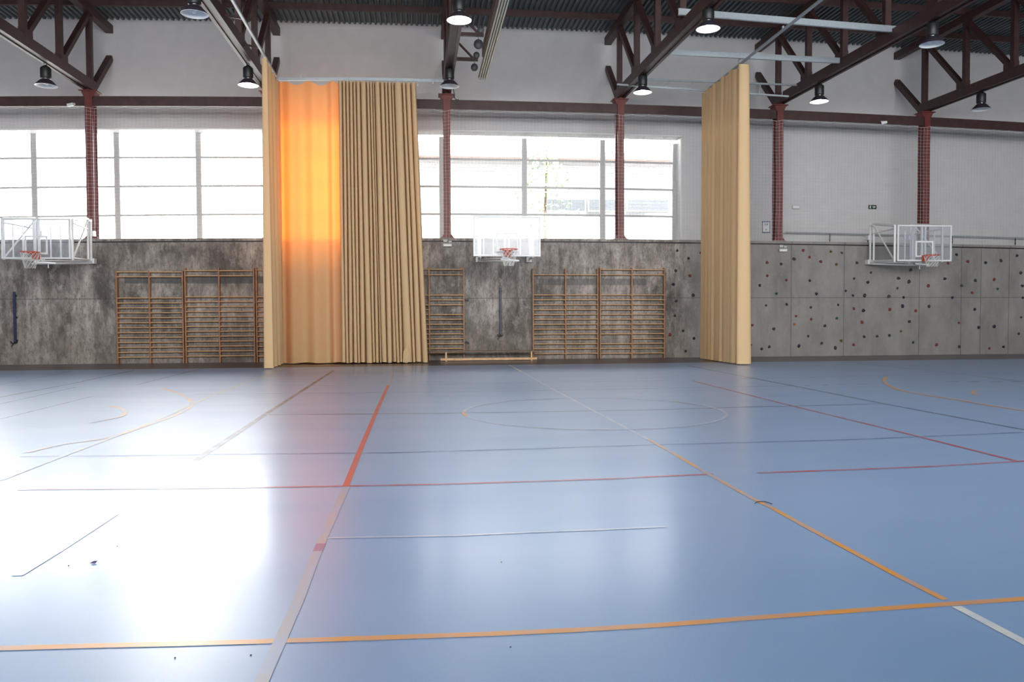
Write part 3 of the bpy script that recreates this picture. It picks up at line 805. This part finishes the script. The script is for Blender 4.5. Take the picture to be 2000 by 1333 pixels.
backboard('middle basketball hoop, clear board seen head-on with orange rim',
          at(924.5, 501, 'Y', 21.0), at(1055.5, 422.5, 'Y', 21.0), None, (at(934, 450, 'Y', 24.45).x, at(1033, 450, 'Y', 24.45).x, at(934, 511, 'Y', 24.4).z, at(934, 428, 'Y', 24.4).z), (at(937, 450, 'Y', 21.1).x, at(1040, 450, 'Y', 21.1).x))
backboard('right basketball hoop, clear board swung out before the climbing wall',
          at(1752, 510.5, 'Y', 22.95), at(1858.5, 440.5, 'Y', 22.95), None, (at(1699, 450, 'Y', 24.45).x, at(1778, 450, 'Y', 24.45).x, at(1699, 515.5, 'Y', 24.4).z, at(1699, 438, 'Y', 24.4).z), (at(1748, 450, 'Y', 23.0).x, at(1841, 450, 'Y', 23.0).x), .8)

# ------------------------------------------------------------------ wall bars
def wall_bars(label, posts_px, ytop, rows, skip=(), post_mat='wood_post', bar_mat='wood_bar'):
    yb = 24.44; xs = [at(p, 610, 'Y', yb).x for p in posts_px]
    zs = [at(posts_px[1], r, 'Y', yb).z for r in rows]; zt = at(posts_px[1], ytop, 'Y', yb).z
    t = thing('wall_bars', (xs[1], yb, 0), label, 'wall bars', 'wooden wall bars on the concrete wall')
    for x in xs:
        b = MB(); b.box((x-xs[1], .07, zt/2), (.042, .15, zt)); b.build('post', M[post_mat], t, .006)
    for bay in (0, 1):
        for k, z in enumerate(zs):
            if (bay, k) in skip: continue
            a, c = xs[bay]-xs[1]+.015, xs[bay+1]-xs[1]-.015
            b = MB()
            ring = [(0+.022*math.cos(q), z+.017*math.sin(q)) for q in [2*PI*i/10 for i in range(10)]]
            b.prism_x([(p[0]+.02, p[1]) for p in ring], [a, c])
            o = b.build('rung', M[bar_mat], t)
    return t
pitch_ = 9.65
R1 = [531.5, 541] + [582.5+pitch_*k for k in range(13)]
RL2 = [529, 539] + [580+pitch_*k for k in range(13)]
wall_bars('wooden wall bars furthest left, end unit of the row by the left hoop', (228, 292, 357), 529.5, R1)
wall_bars('wooden wall bars touching the wide curtain, tall orange-brown posts', (362, 428, 496.5), 523.5, RL2)
wall_bars('wooden wall bars mostly hidden behind the wide curtain', (501, 567, 634), 523, [528, 580] + [580+pitch_*k for k in range(1, 13)])
RC = [526.5, 537] + [577+9.5*k for k in range(13)]
wall_bars('wooden wall bars peeping out right of the wide curtain', (771, 838.5, 906), 522, RC, skip={(1, 5), (0, 3)})
RR = [537] + [576.5+9.55*k for k in range(13)]
wall_bars('wooden wall bars right of the middle hoop, unit next to the blue bar', (1041.5, 1105, 1168), 525, RR)
RR2 = [527, 537] + [576.5+9.5*k for k in range(13)]
wall_bars('wooden wall bars right of the middle hoop, unit nearest the narrow curtain', (1172.5, 1234.5, 1298), 523.5, RR2, skip={(0, 11)})

# gym bench
pL, pR = at(871, 706, 'Z', 0), at(1037, 705, 'Z', 0); yb = 24.02
xa, xb = at(838, 690, 'Y', yb).x, at(1053, 690, 'Y', yb).x; xl, xr = at(871, 700, 'Y', yb).x, at(1037, 700, 'Y', yb).x
t = thing('gym_bench', ((xa+xb)/2, yb, 0), 'low wooden gym bench on the floor below the blue bar', 'bench'); cx = (xa+xb)/2
b = MB(); b.box((0, 0, .285), (xb-xa, .24, .035)); b.build('seat', M['wood_dark'], t, .006)
for x in (xl, xr):
    b = MB(); b.box((x-cx, -.02, .155), (.05, .22, .23)); b.box((x-cx, -.02, .02), (.06, .26, .04)); b.build('leg', M['wood_bar'], t, .004)
b = MB(); b.bar((at(860, 700, 'Y', yb).x-cx, -.08, .055), (at(1048, 700, 'Y', yb).x-cx, -.08, .055), .05, .07); b.build('balance_beam', M['wood_bar'], t, .006)

# blue bars on the wall
for lab, px, ya, yb_ in (('navy blue steel bar upright on the wall under the left hoop', 29, 570, 671), ('navy blue steel bar with hooked foot under the middle hoop', 977, 562, 657)):
    p, q = at(px, ya, 'Y', 24.52), at(px+1, yb_, 'Y', 24.52)
    t = thing('wall_mounted_bar', (q.x, 24.52, q.z), lab, 'steel bar', 'blue steel bars on the concrete wall')
    h = p.z-q.z
    b = MB(); b.box((0, 0, h/2), (.055, .06, h)); b.build('bar', M['blue_steel'], t, .004)
    for z in (.08, h*.5, h-.12):
        b = MB(); b.box((0, .045, z), (.09, .06, .05)); b.build('wall_clip', M['dark_metal'], t)
    b = MB(); b.tube([(0, -.03, .06), (-.03, -.04, 0), (-.08, -.04, .0), (-.11, -.04, .06)], .018, 6); b.tube([(-.02, -.03, .02), (-.1, -.03, -.10)], .012, 6); b.tube([(.0, -.03, 0), (.07, -.03, .04)], .012, 6)
    b.build('hook', M['dark_metal'], t)
for lab, px, py in (('small dark latch beside the wall bars, upper one by the blue bar', 910, 586), ('small dark latch beside the wall bars, lower one near the bench', 911, 669)):
    p = at(px, py, 'Y', 24.55); b = MB()
    b.box((p.x, 24.56, p.z), (.10, .08, .045)); b.tube([(p.x+.05, 24.54, p.z), (p.x+.075, 24.53, p.z-.03), (p.x+.04, 24.53, p.z-.06)], .01, 6)
    tag(b.build('wall_latch', M['dark_metal']), lab, 'latch', 'latches beside the wall bars')

# ------------------------------------------------------------------ fittings on the walls
for lab, px, py in (('small white emergency light under the column near the wide curtain', 874, 479), ('small white emergency light under the column past the narrow curtain', 1529.5, 489)):
    p = at(px, py, 'Y', 24.55); t = thing('emergency_light', (p.x, 24.565, p.z), lab, 'emergency light', 'emergency lights on the concrete wall')
    b = MB(); b.box((0, 0, 0), (.27, .09, .095)); b.build('housing', M['grey_box'], t, .008)
    b = MB(); b.box((0, -.048, -.01), (.23, .01, .06)); b.build('diffuser', M['sign_white'], t, .004)
    b = MB(); b.box((-.06, .01, .13), (.12, .07, .08)); b.box((.08, .02, .11), (.10, .05, .05)); b.tube([(.06, .02, .05), (.06, .02, .16)], .012, 6); b.build('junction_box', M['grey_box'], t, .006)
def plate(name, px0, py0, px1, py1, y=YW-.015, d=.03):
    a, c = at(px0, py1, 'Y', y), at(px1, py0, 'Y', y)
    return (a.x+c.x)/2, (a.z+c.z)/2, c.x-a.x, c.z-a.z
x, z, w, h = plate('', 1696.5, 401, 1711.5, 408.6)
t = thing('exit_sign', (x, YW-.015, z), 'dark green exit sign on the white wall above the right hoop', 'sign')
b = MB(); b.box((0, 0, 0), (w, .03, h)); b.build('sign_plate', M['sign_green'], t)
b = MB(); yy = -.018
b.box((-w*.30, yy, h*.26), (.03, .004, .03)); b.bar((-w*.30, yy, h*.16), (-w*.33, yy, -h*.08), .03, .004, (0, 1, 0))
for q0, q1 in (((-.33, -.08), (-.24, -.32)), ((-.33, -.08), (-.42, -.30)), ((-.30, .12), (-.20, .0)), ((-.30, .12), (-.42, .04))):
    b.bar((w*q0[0], yy, h*q0[1]), (w*q1[0], yy, h*q1[1]), .018, .004, (0, 1, 0))
b.build('running_figure', M['sign_white'], t)
b = MB(); b.box((w*.12, yy, 0), (w*.26, .004, .03))
b.add([(w*.22, yy, -h*.25), (w*.22, yy, h*.25), (w*.38, yy, 0)], [(0, 1, 2)]); b.build('arrow', M['sign_white'], t)
x, z, w, h = plate('', 1488.5, 432.5, 1504, 455.3)
t = thing('wall_notice', (x, YW-.012, z), 'white notice with broken blue border on the wall past the narrow curtain', 'sign')
b = MB(); b.box((0, 0, 0), (w, .02, h)); b.build('board', M['sign_white'], t)
b = MB()
for k in range(5):
    f = -.5+(k+.5)/5
    for zz in (-h/2+.02, h/2-.02): b.box((w*f, -.012, zz), (w*.15, .004, .04))
for k in range(7):
    f = -.5+(k+.5)/7
    for xx in (-w/2+.015, w/2-.015): b.box((xx, -.012, h*f), (.03, .004, h*.11))
b.build('border', M['sign_blue'], t)
b = MB()
for dx, dz, ww, hh in ((-.04, .09, .02, .09), (-.005, .11, .05, .015), (.015, .08, .015, .07), (.05, .10, .03, .05), (0, -.08, .08, .02), (0, -.115, .06, .02)):
    b.box((dx, -.012, dz), (ww, .004, hh))
b.build('print', M['sign_grey'], t)
x, z, w, h = plate('', 1547, 401.2, 1561, 408.6)
t = thing('wall_light', (x, YW-.03, z), 'blank white rectangular wall light left of the green exit sign', 'wall light')
b = MB(); b.box((0, 0, 0), (w, .06, h)); b.build('housing', M['grey_box'], t, .006)
b = MB(); b.box((0, -.032, 0), (w*.86, .008, h*.66)); b.build('diffuser', M['sign_white'], t, .002)
for lab, px, py in (('small white security camera on the red beam near the left hoop', 138, 208.5), ('small white security camera on the red beam near the right hoop', 1726, 243)):
    p = at(px, py-1, 'Y', CY-.3); t = thing('security_camera', (p.x, CY-.3, p.z+.05), lab, 'camera', 'security cameras on the red beam')
    b = MB(); b.bar((-.09, 0, -.03), (.09, -.03, .0), .07, .08); b.build('body', M['white_metal'], t, .006)
    b = MB(); b.tube([(.0, 0, .0), (.03, .05, .05), (.03, .15, .05)], .018, 6); b.box((.03, .155, .05), (.06, .03, .06)); b.build('mount', M['white_metal'], t)
    b = MB(); b.bar((-.09, 0, -.03), (-.105, .003, -.033), .05, .05); b.build('lens', M['black'], t)
# lamp cable down to the beam
p, q = at(884, 172, 'Y', 24.55), at(892, 194, 'Y', 24.7); b = MB()
b.tube(densify([tuple(at(881, 171, 'Y', 24.6)), tuple(at(886, 177, 'Y', 24.62)), tuple(at(887, 187, 'Y', 24.66)), tuple(at(890, 194, 'Y', 24.75)), tuple(at(896, 195, 'Y', 24.78))], 5), .012, 6)
tag(b.build('power_cable', M['black']), 'short black cable looping down to the red beam under the middle lamp', 'cable')
# handrail on the ledge past the narrow curtain
pts = [at(px, py, 'Y', 26.2) for px, py in ((1533, 454), (1621, 456), (1695, 458), (1860, 461), (1983, 464.8), (2060, 467))]
t = thing('ledge_handrail', (pts[0].x, 26.2, pts[0].z), 'thin grey handrail on the ledge behind the right hoop', 'handrail')
b = MB(); b.tube([p-pts[0] for p in pts], .02, 8); b.build('rail', M['pale_metal'], t)
for p in pts[1:-1]+[pts[-1]]:
    d = p-pts[0]; b = MB(); b.tube([d, (d.x, 0, 3.66+.5*camber(p.x)-pts[0].z)], .018, 8); b.build('post', M['dark_metal'], t)

# ------------------------------------------------------------------ climbing holds
H7 = [(583,102,'r'),(870,115,'o'),(985,128,'o'),(648,172,'r'),(487,193,'k'),(765,220,'r'),(205,228,'r'),(352,245,'k'),(928,250,'o'),(1142,232,'k'),(1288,335,'k'),(208,367,'r'),(1112,397,'k'),(408,412,'r'),(652,418,'k'),(1255,435,'b'),(130,467,'k'),(1025,527,'b'),(302,552,'t'),(720,556,'b'),(1100,573,'b'),(1222,573,'k'),(410,667,'k'),(945,672,'b'),(195,678,'k'),(662,698,'k'),(1110,710,'r'),(1210,730,'b'),(508,788,'r'),(665,820,'r'),(932,812,'t'),(1195,852,'r'),(490,875,'R'),(52,882,'r'),(808,890,'k'),(275,922,'g'),(635,997,'k'),(1217,1003,'k'),(1352,998,'k'),(978,1045,'o'),(775,1073,'g'),(1107,1087,'r'),(32,1092,'r'),(537,1100,'b'),(227,1110,'k'),(917,1120,'k'),(150,1130,'k')]
H8 = [(740,148,'b'),(1370,158,'b'),(1203,210,'k'),(858,218,'r'),(1042,232,'b'),(652,237,'r'),(262,307,'k'),(1410,337,'k'),(135,392,'k'),(617,397,'b'),(1130,408,'r'),(935,415,'g'),(245,430,'k'),(445,472,'r'),(792,470,'g'),(1425,473,'b'),(125,497,'k'),(1168,505,'t'),(902,545,'r'),(35,583,'k'),(188,593,'b'),(697,597,'b'),(1430,597,'b'),(178,685,'b'),(455,688,'k'),(42,720,'r'),(928,718,'b'),(317,733,'r'),(1412,802,'k'),(250,845,'k'),(765,858,'r'),(970,908,'b'),(1132,897,'b'),(162,947,'o'),(1385,972,'k'),(40,990,'g'),(288,1063,'g'),(530,1087,'r'),(770,1108,'k'),(1230,1108,'b'),(1083,1125,'r')]
H3 = [(1195,333,'k'),(1278,388,'k'),(1366,350,'r'),(1185,478,'k'),(1288,514,'r'),(1167,578,'b'),(1312,655,'k'),(1188,697,'k'),(1180,803,'k'),(1238,913,'k'),(1142,942,'r'),(1318,968,'b'),(1258,1060,'k')]
HP = [(1460+x/5.333, 470+y/5.333, c) for x, y, c in H7]+[(1730+x/5.333, 470+y/5.333, c) for x, y, c in H8]+[(1000+x/3.7037, 400+y/3.7037, c) for x, y, c in H3]
ORD = ['highest', 'second highest', 'third highest', 'fourth highest', 'fifth highest', 'sixth highest', 'seventh highest', 'eighth highest', 'ninth highest', 'tenth highest', 'eleventh highest', 'twelfth highest', 'thirteenth highest']
PN = {-1: 'strip left of narrow curtain', 0: 'first panel right of narrow curtain', 1: 'second panel right of narrow curtain', 2: 'third panel right of narrow curtain', 3: 'fourth panel right of narrow curtain', 4: 'fifth panel right of narrow curtain', 5: 'sixth panel right of narrow curtain'}
def cell_of(px, py):
    pn = -1 if px < 1400 else sum(px > j for j in (1545, 1648, 1795, 1877, 1970))
    return pn, ('upper' if py < JOINT_Y else 'lower')
cells = {}
for h in HP: cells.setdefault(cell_of(h[0], h[1]), []).append(h)
def hold_bm(seed):
    import bmesh
    bm = bmesh.new(); bmesh.ops.create_icosphere(bm, subdivisions=2, radius=1)
    o_ = Vector((seed*3.1, seed*1.7, 0))
    for v in bm.verts:
        d = 1+.55*noise.noise(v.co*1.1+o_)+.2*noise.noise(v.co*2.7+o_)
        v.co = Vector((v.co.x*d*.044, v.co.y*d*.04, v.co.z*d*.040))
        if v.co.y > .02: v.co.y = .02
    for f in bm.faces: f.smooth = True
    return bm
HM = []
for s_ in range(6):
    me = bpy.data.meshes.new('climbing_hold'); bm = hold_bm(s_+1); bm.to_mesh(me); bm.free(); HM.append(me)
for (pn, half), hs in cells.items():
    hs.sort(key=lambda h: h[1])
    for k, (px, py, c) in enumerate(hs):
        me = HM[random.randrange(6)].copy(); me.materials.append(M['hold_'+c])
        o = bpy.data.objects.new('climbing_hold', me); C.objects.link(o)
        p = at(px, py, 'Y', YF-.02); o.location = (p.x, YF-.008, p.z)
        s_ = random.uniform(.85, 1.25); o.scale = (s_*random.uniform(.9, 1.2), 1, s_); o.rotation_euler = (0, random.uniform(0, 6.28), 0)
        tag(o, f'{HOLD[c][0]} climbing hold, {ORD[k]}, {half} half of {PN[pn]}', 'climbing hold', 'climbing holds on the concrete wall')

# ------------------------------------------------------------------ bits on the floor
p = at(184, 1101, 'Z', 0); b = MB()
b.add([(p.x+.45*x, p.y+.45*y, .4*z+.001) for x, y, z in ((-.035, -.02, .003), (.02, -.03, .003), (.03, .03, .022), (-.01, 0, .03), (.015, 0, .004), (-.05, -.01, .003))], [(0, 1, 4), (1, 2, 4), (2, 3, 4), (3, 0, 4), (0, 3, 5)])
tag(b.build('paper_scrap', simple('dark_blue_purple_scrap', (.05, .045, .14), .6)), 'small crumpled dark blue scrap lying on the pale floor at left', 'scrap')
b = MB(); pts = [at(1474.5, 984, 'Z', .006), at(1478, 981, 'Z', .006), at(1486, 980.3, 'Z', .006), at(1497, 981, 'Z', .006), at(1508, 985, 'Z', .006)]
b.tube(densify([tuple(p) for p in pts], 5), .0028, 6)
tag(b.build('cable_tie', M['black']), 'thin black curved cable tie lying across the worn orange floor line', 'cable tie')
for px, py, r in ((229, 1068, .006), (134, 1106, .006), (490, 1281, .007), (997, 1265, .006), (979, 1099, .006), (342, 1286, .006)):
    p = at(px, py, 'Z', 0); b = MB(); b.lathe([(0, .004), (r*.5, .003), (r*.6, 0)], 8, (p.x, p.y, 0))
    tag(b.build('floor_crumb', M['dark_metal']), 'tiny dark crumb on the blue floor', 'crumb', 'tiny dark crumbs on the floor')

# ------------------------------------------------------------------ outside
FY = 31.0
t = thing('white_building', (0, FY, -1.2), 'overexposed white sided building seen through the window behind the middle hoop', 'building')
xl, xr, zt = at(640, 360, 'Y', FY).x, at(1420, 360, 'Y', FY).x+16, at(1000, 312, 'Y', FY).z
b = MB(); b.span((xl, 0, 0), (xr, 9, zt+1.2)); b.build('siding_wall', M['facade_white'], t)
b = MB(); b.span((xl-.4, -.5, zt+1.2), (xr+.4, 9.4, zt+1.2+at(1000, 299, 'Y', FY).z-zt)); b.build('roof_fascia', M['fascia'], t)
for (x0, x1) in ((1068, 1142), (1150, 1212), (1226, 1304)):
    a, c = at(x0, 411, 'Y', FY-.05), at(x1, 391, 'Y', FY-.05)
    b = MB(); w_ = c.x-a.x; h_ = c.z-a.z; cx_, cz_ = (a.x+c.x)/2, (a.z+c.z)/2+1.2
    b.box((cx_, -.06, cz_), (w_+.1, .1, h_+.1)); f = b.build('window_frame', M['reveal'], t)
    b = MB(); b.box((cx_, -.12, cz_), (w_, .04, h_)); b.build('glazing', M['facade_glass'], f)
t = thing('tree', (at(1066, 400, 'Y', 28.9).x, 28.9, -1.2), 'slender pale green tree outside the window, right of the middle hoop', 'tree')
b = MB(); b.tube([(0, 0, 0), (.05, 0, 3), (-.03, .05, 6), (.05, 0, 8.6)], [.12, .09, .06, .02], 8); b.build('trunk', M['bark'], t)
b = MB(); rnd = random.Random(5)
for k in range(1100):
    zz = rnd.uniform(3.6, 9.0); rr = (1.45*(1-((zz-5.0)/4.3)**2) if zz > 5 else 1.45)*math.sqrt(rnd.random()); a = rnd.uniform(0, 2*PI)
    c = Vector((rr*math.cos(a), rr*math.sin(a), zz)); u = Vector((rnd.gauss(0, 1), rnd.gauss(0, 1), rnd.gauss(0, 1))).normalized(); w = u.orthogonal().normalized()
    b.add([c-u*.09, c+w*.045, c+u*.09, c-w*.045], [(0, 1, 2, 3)])
b.build('foliage', M['leaf'], t, fix=False)

# ------------------------------------------------------------------ light
W = bpy.data.worlds.new('overcast_sky'); bpy.context.scene.world = W; W.use_nodes = True
bg = W.node_tree.nodes['Background']; bg.inputs[0].default_value = (1, .985, .985, 1); bg.inputs[1].default_value = 6.6
def portal(name, c, sx, sz, rot):
    l = bpy.data.lights.new(name, 'AREA'); l.shape = 'RECTANGLE'; l.size = sx; l.size_y = sz; l.cycles.is_portal = True
    o = bpy.data.objects.new(name, l); C.objects.link(o); o.location = c; o.rotation_euler = rot
sl = bpy.data.lights.new('low_sun', 'SUN'); sl.energy = 1.9; sl.angle = RX(5.5); sl.color = (1, .93, .84)
so = bpy.data.objects.new('low_sun', sl); C.objects.link(so); so.location = (-15, 60, 12)
so.rotation_euler = Vector((.27, -.955, -.134)).to_track_quat('-Z', 'Y').to_euler()
portal('window_portal_back', ((X0+WX1)/2, WY+.12, (WZ0+WZT)/2), WX1-X0, WZT-WZ0, (-PI/2, 0, 0))
portal('window_portal_front', ((FX0+FX1)/2, YB-.25, (FZ0+FZ1)/2), FX1-FX0, FZ1-FZ0, (PI/2, 0, 0))
sc = bpy.context.scene
sc.view_settings.view_transform = 'Standard'; sc.view_settings.look = 'None'
sc.view_settings.exposure = 1.30; sc.view_settings.gamma = 1.0; sc.view_settings.use_curve_mapping = False
sc.cycles.use_denoising = True
sc.cycles.max_bounces = 10; sc.cycles.diffuse_bounces = 5; sc.cycles.glossy_bounces = 4; sc.cycles.transparent_max_bounces = 24; sc.cycles.transmission_bounces = 6
sc.cycles.sample_clamp_indirect = 8
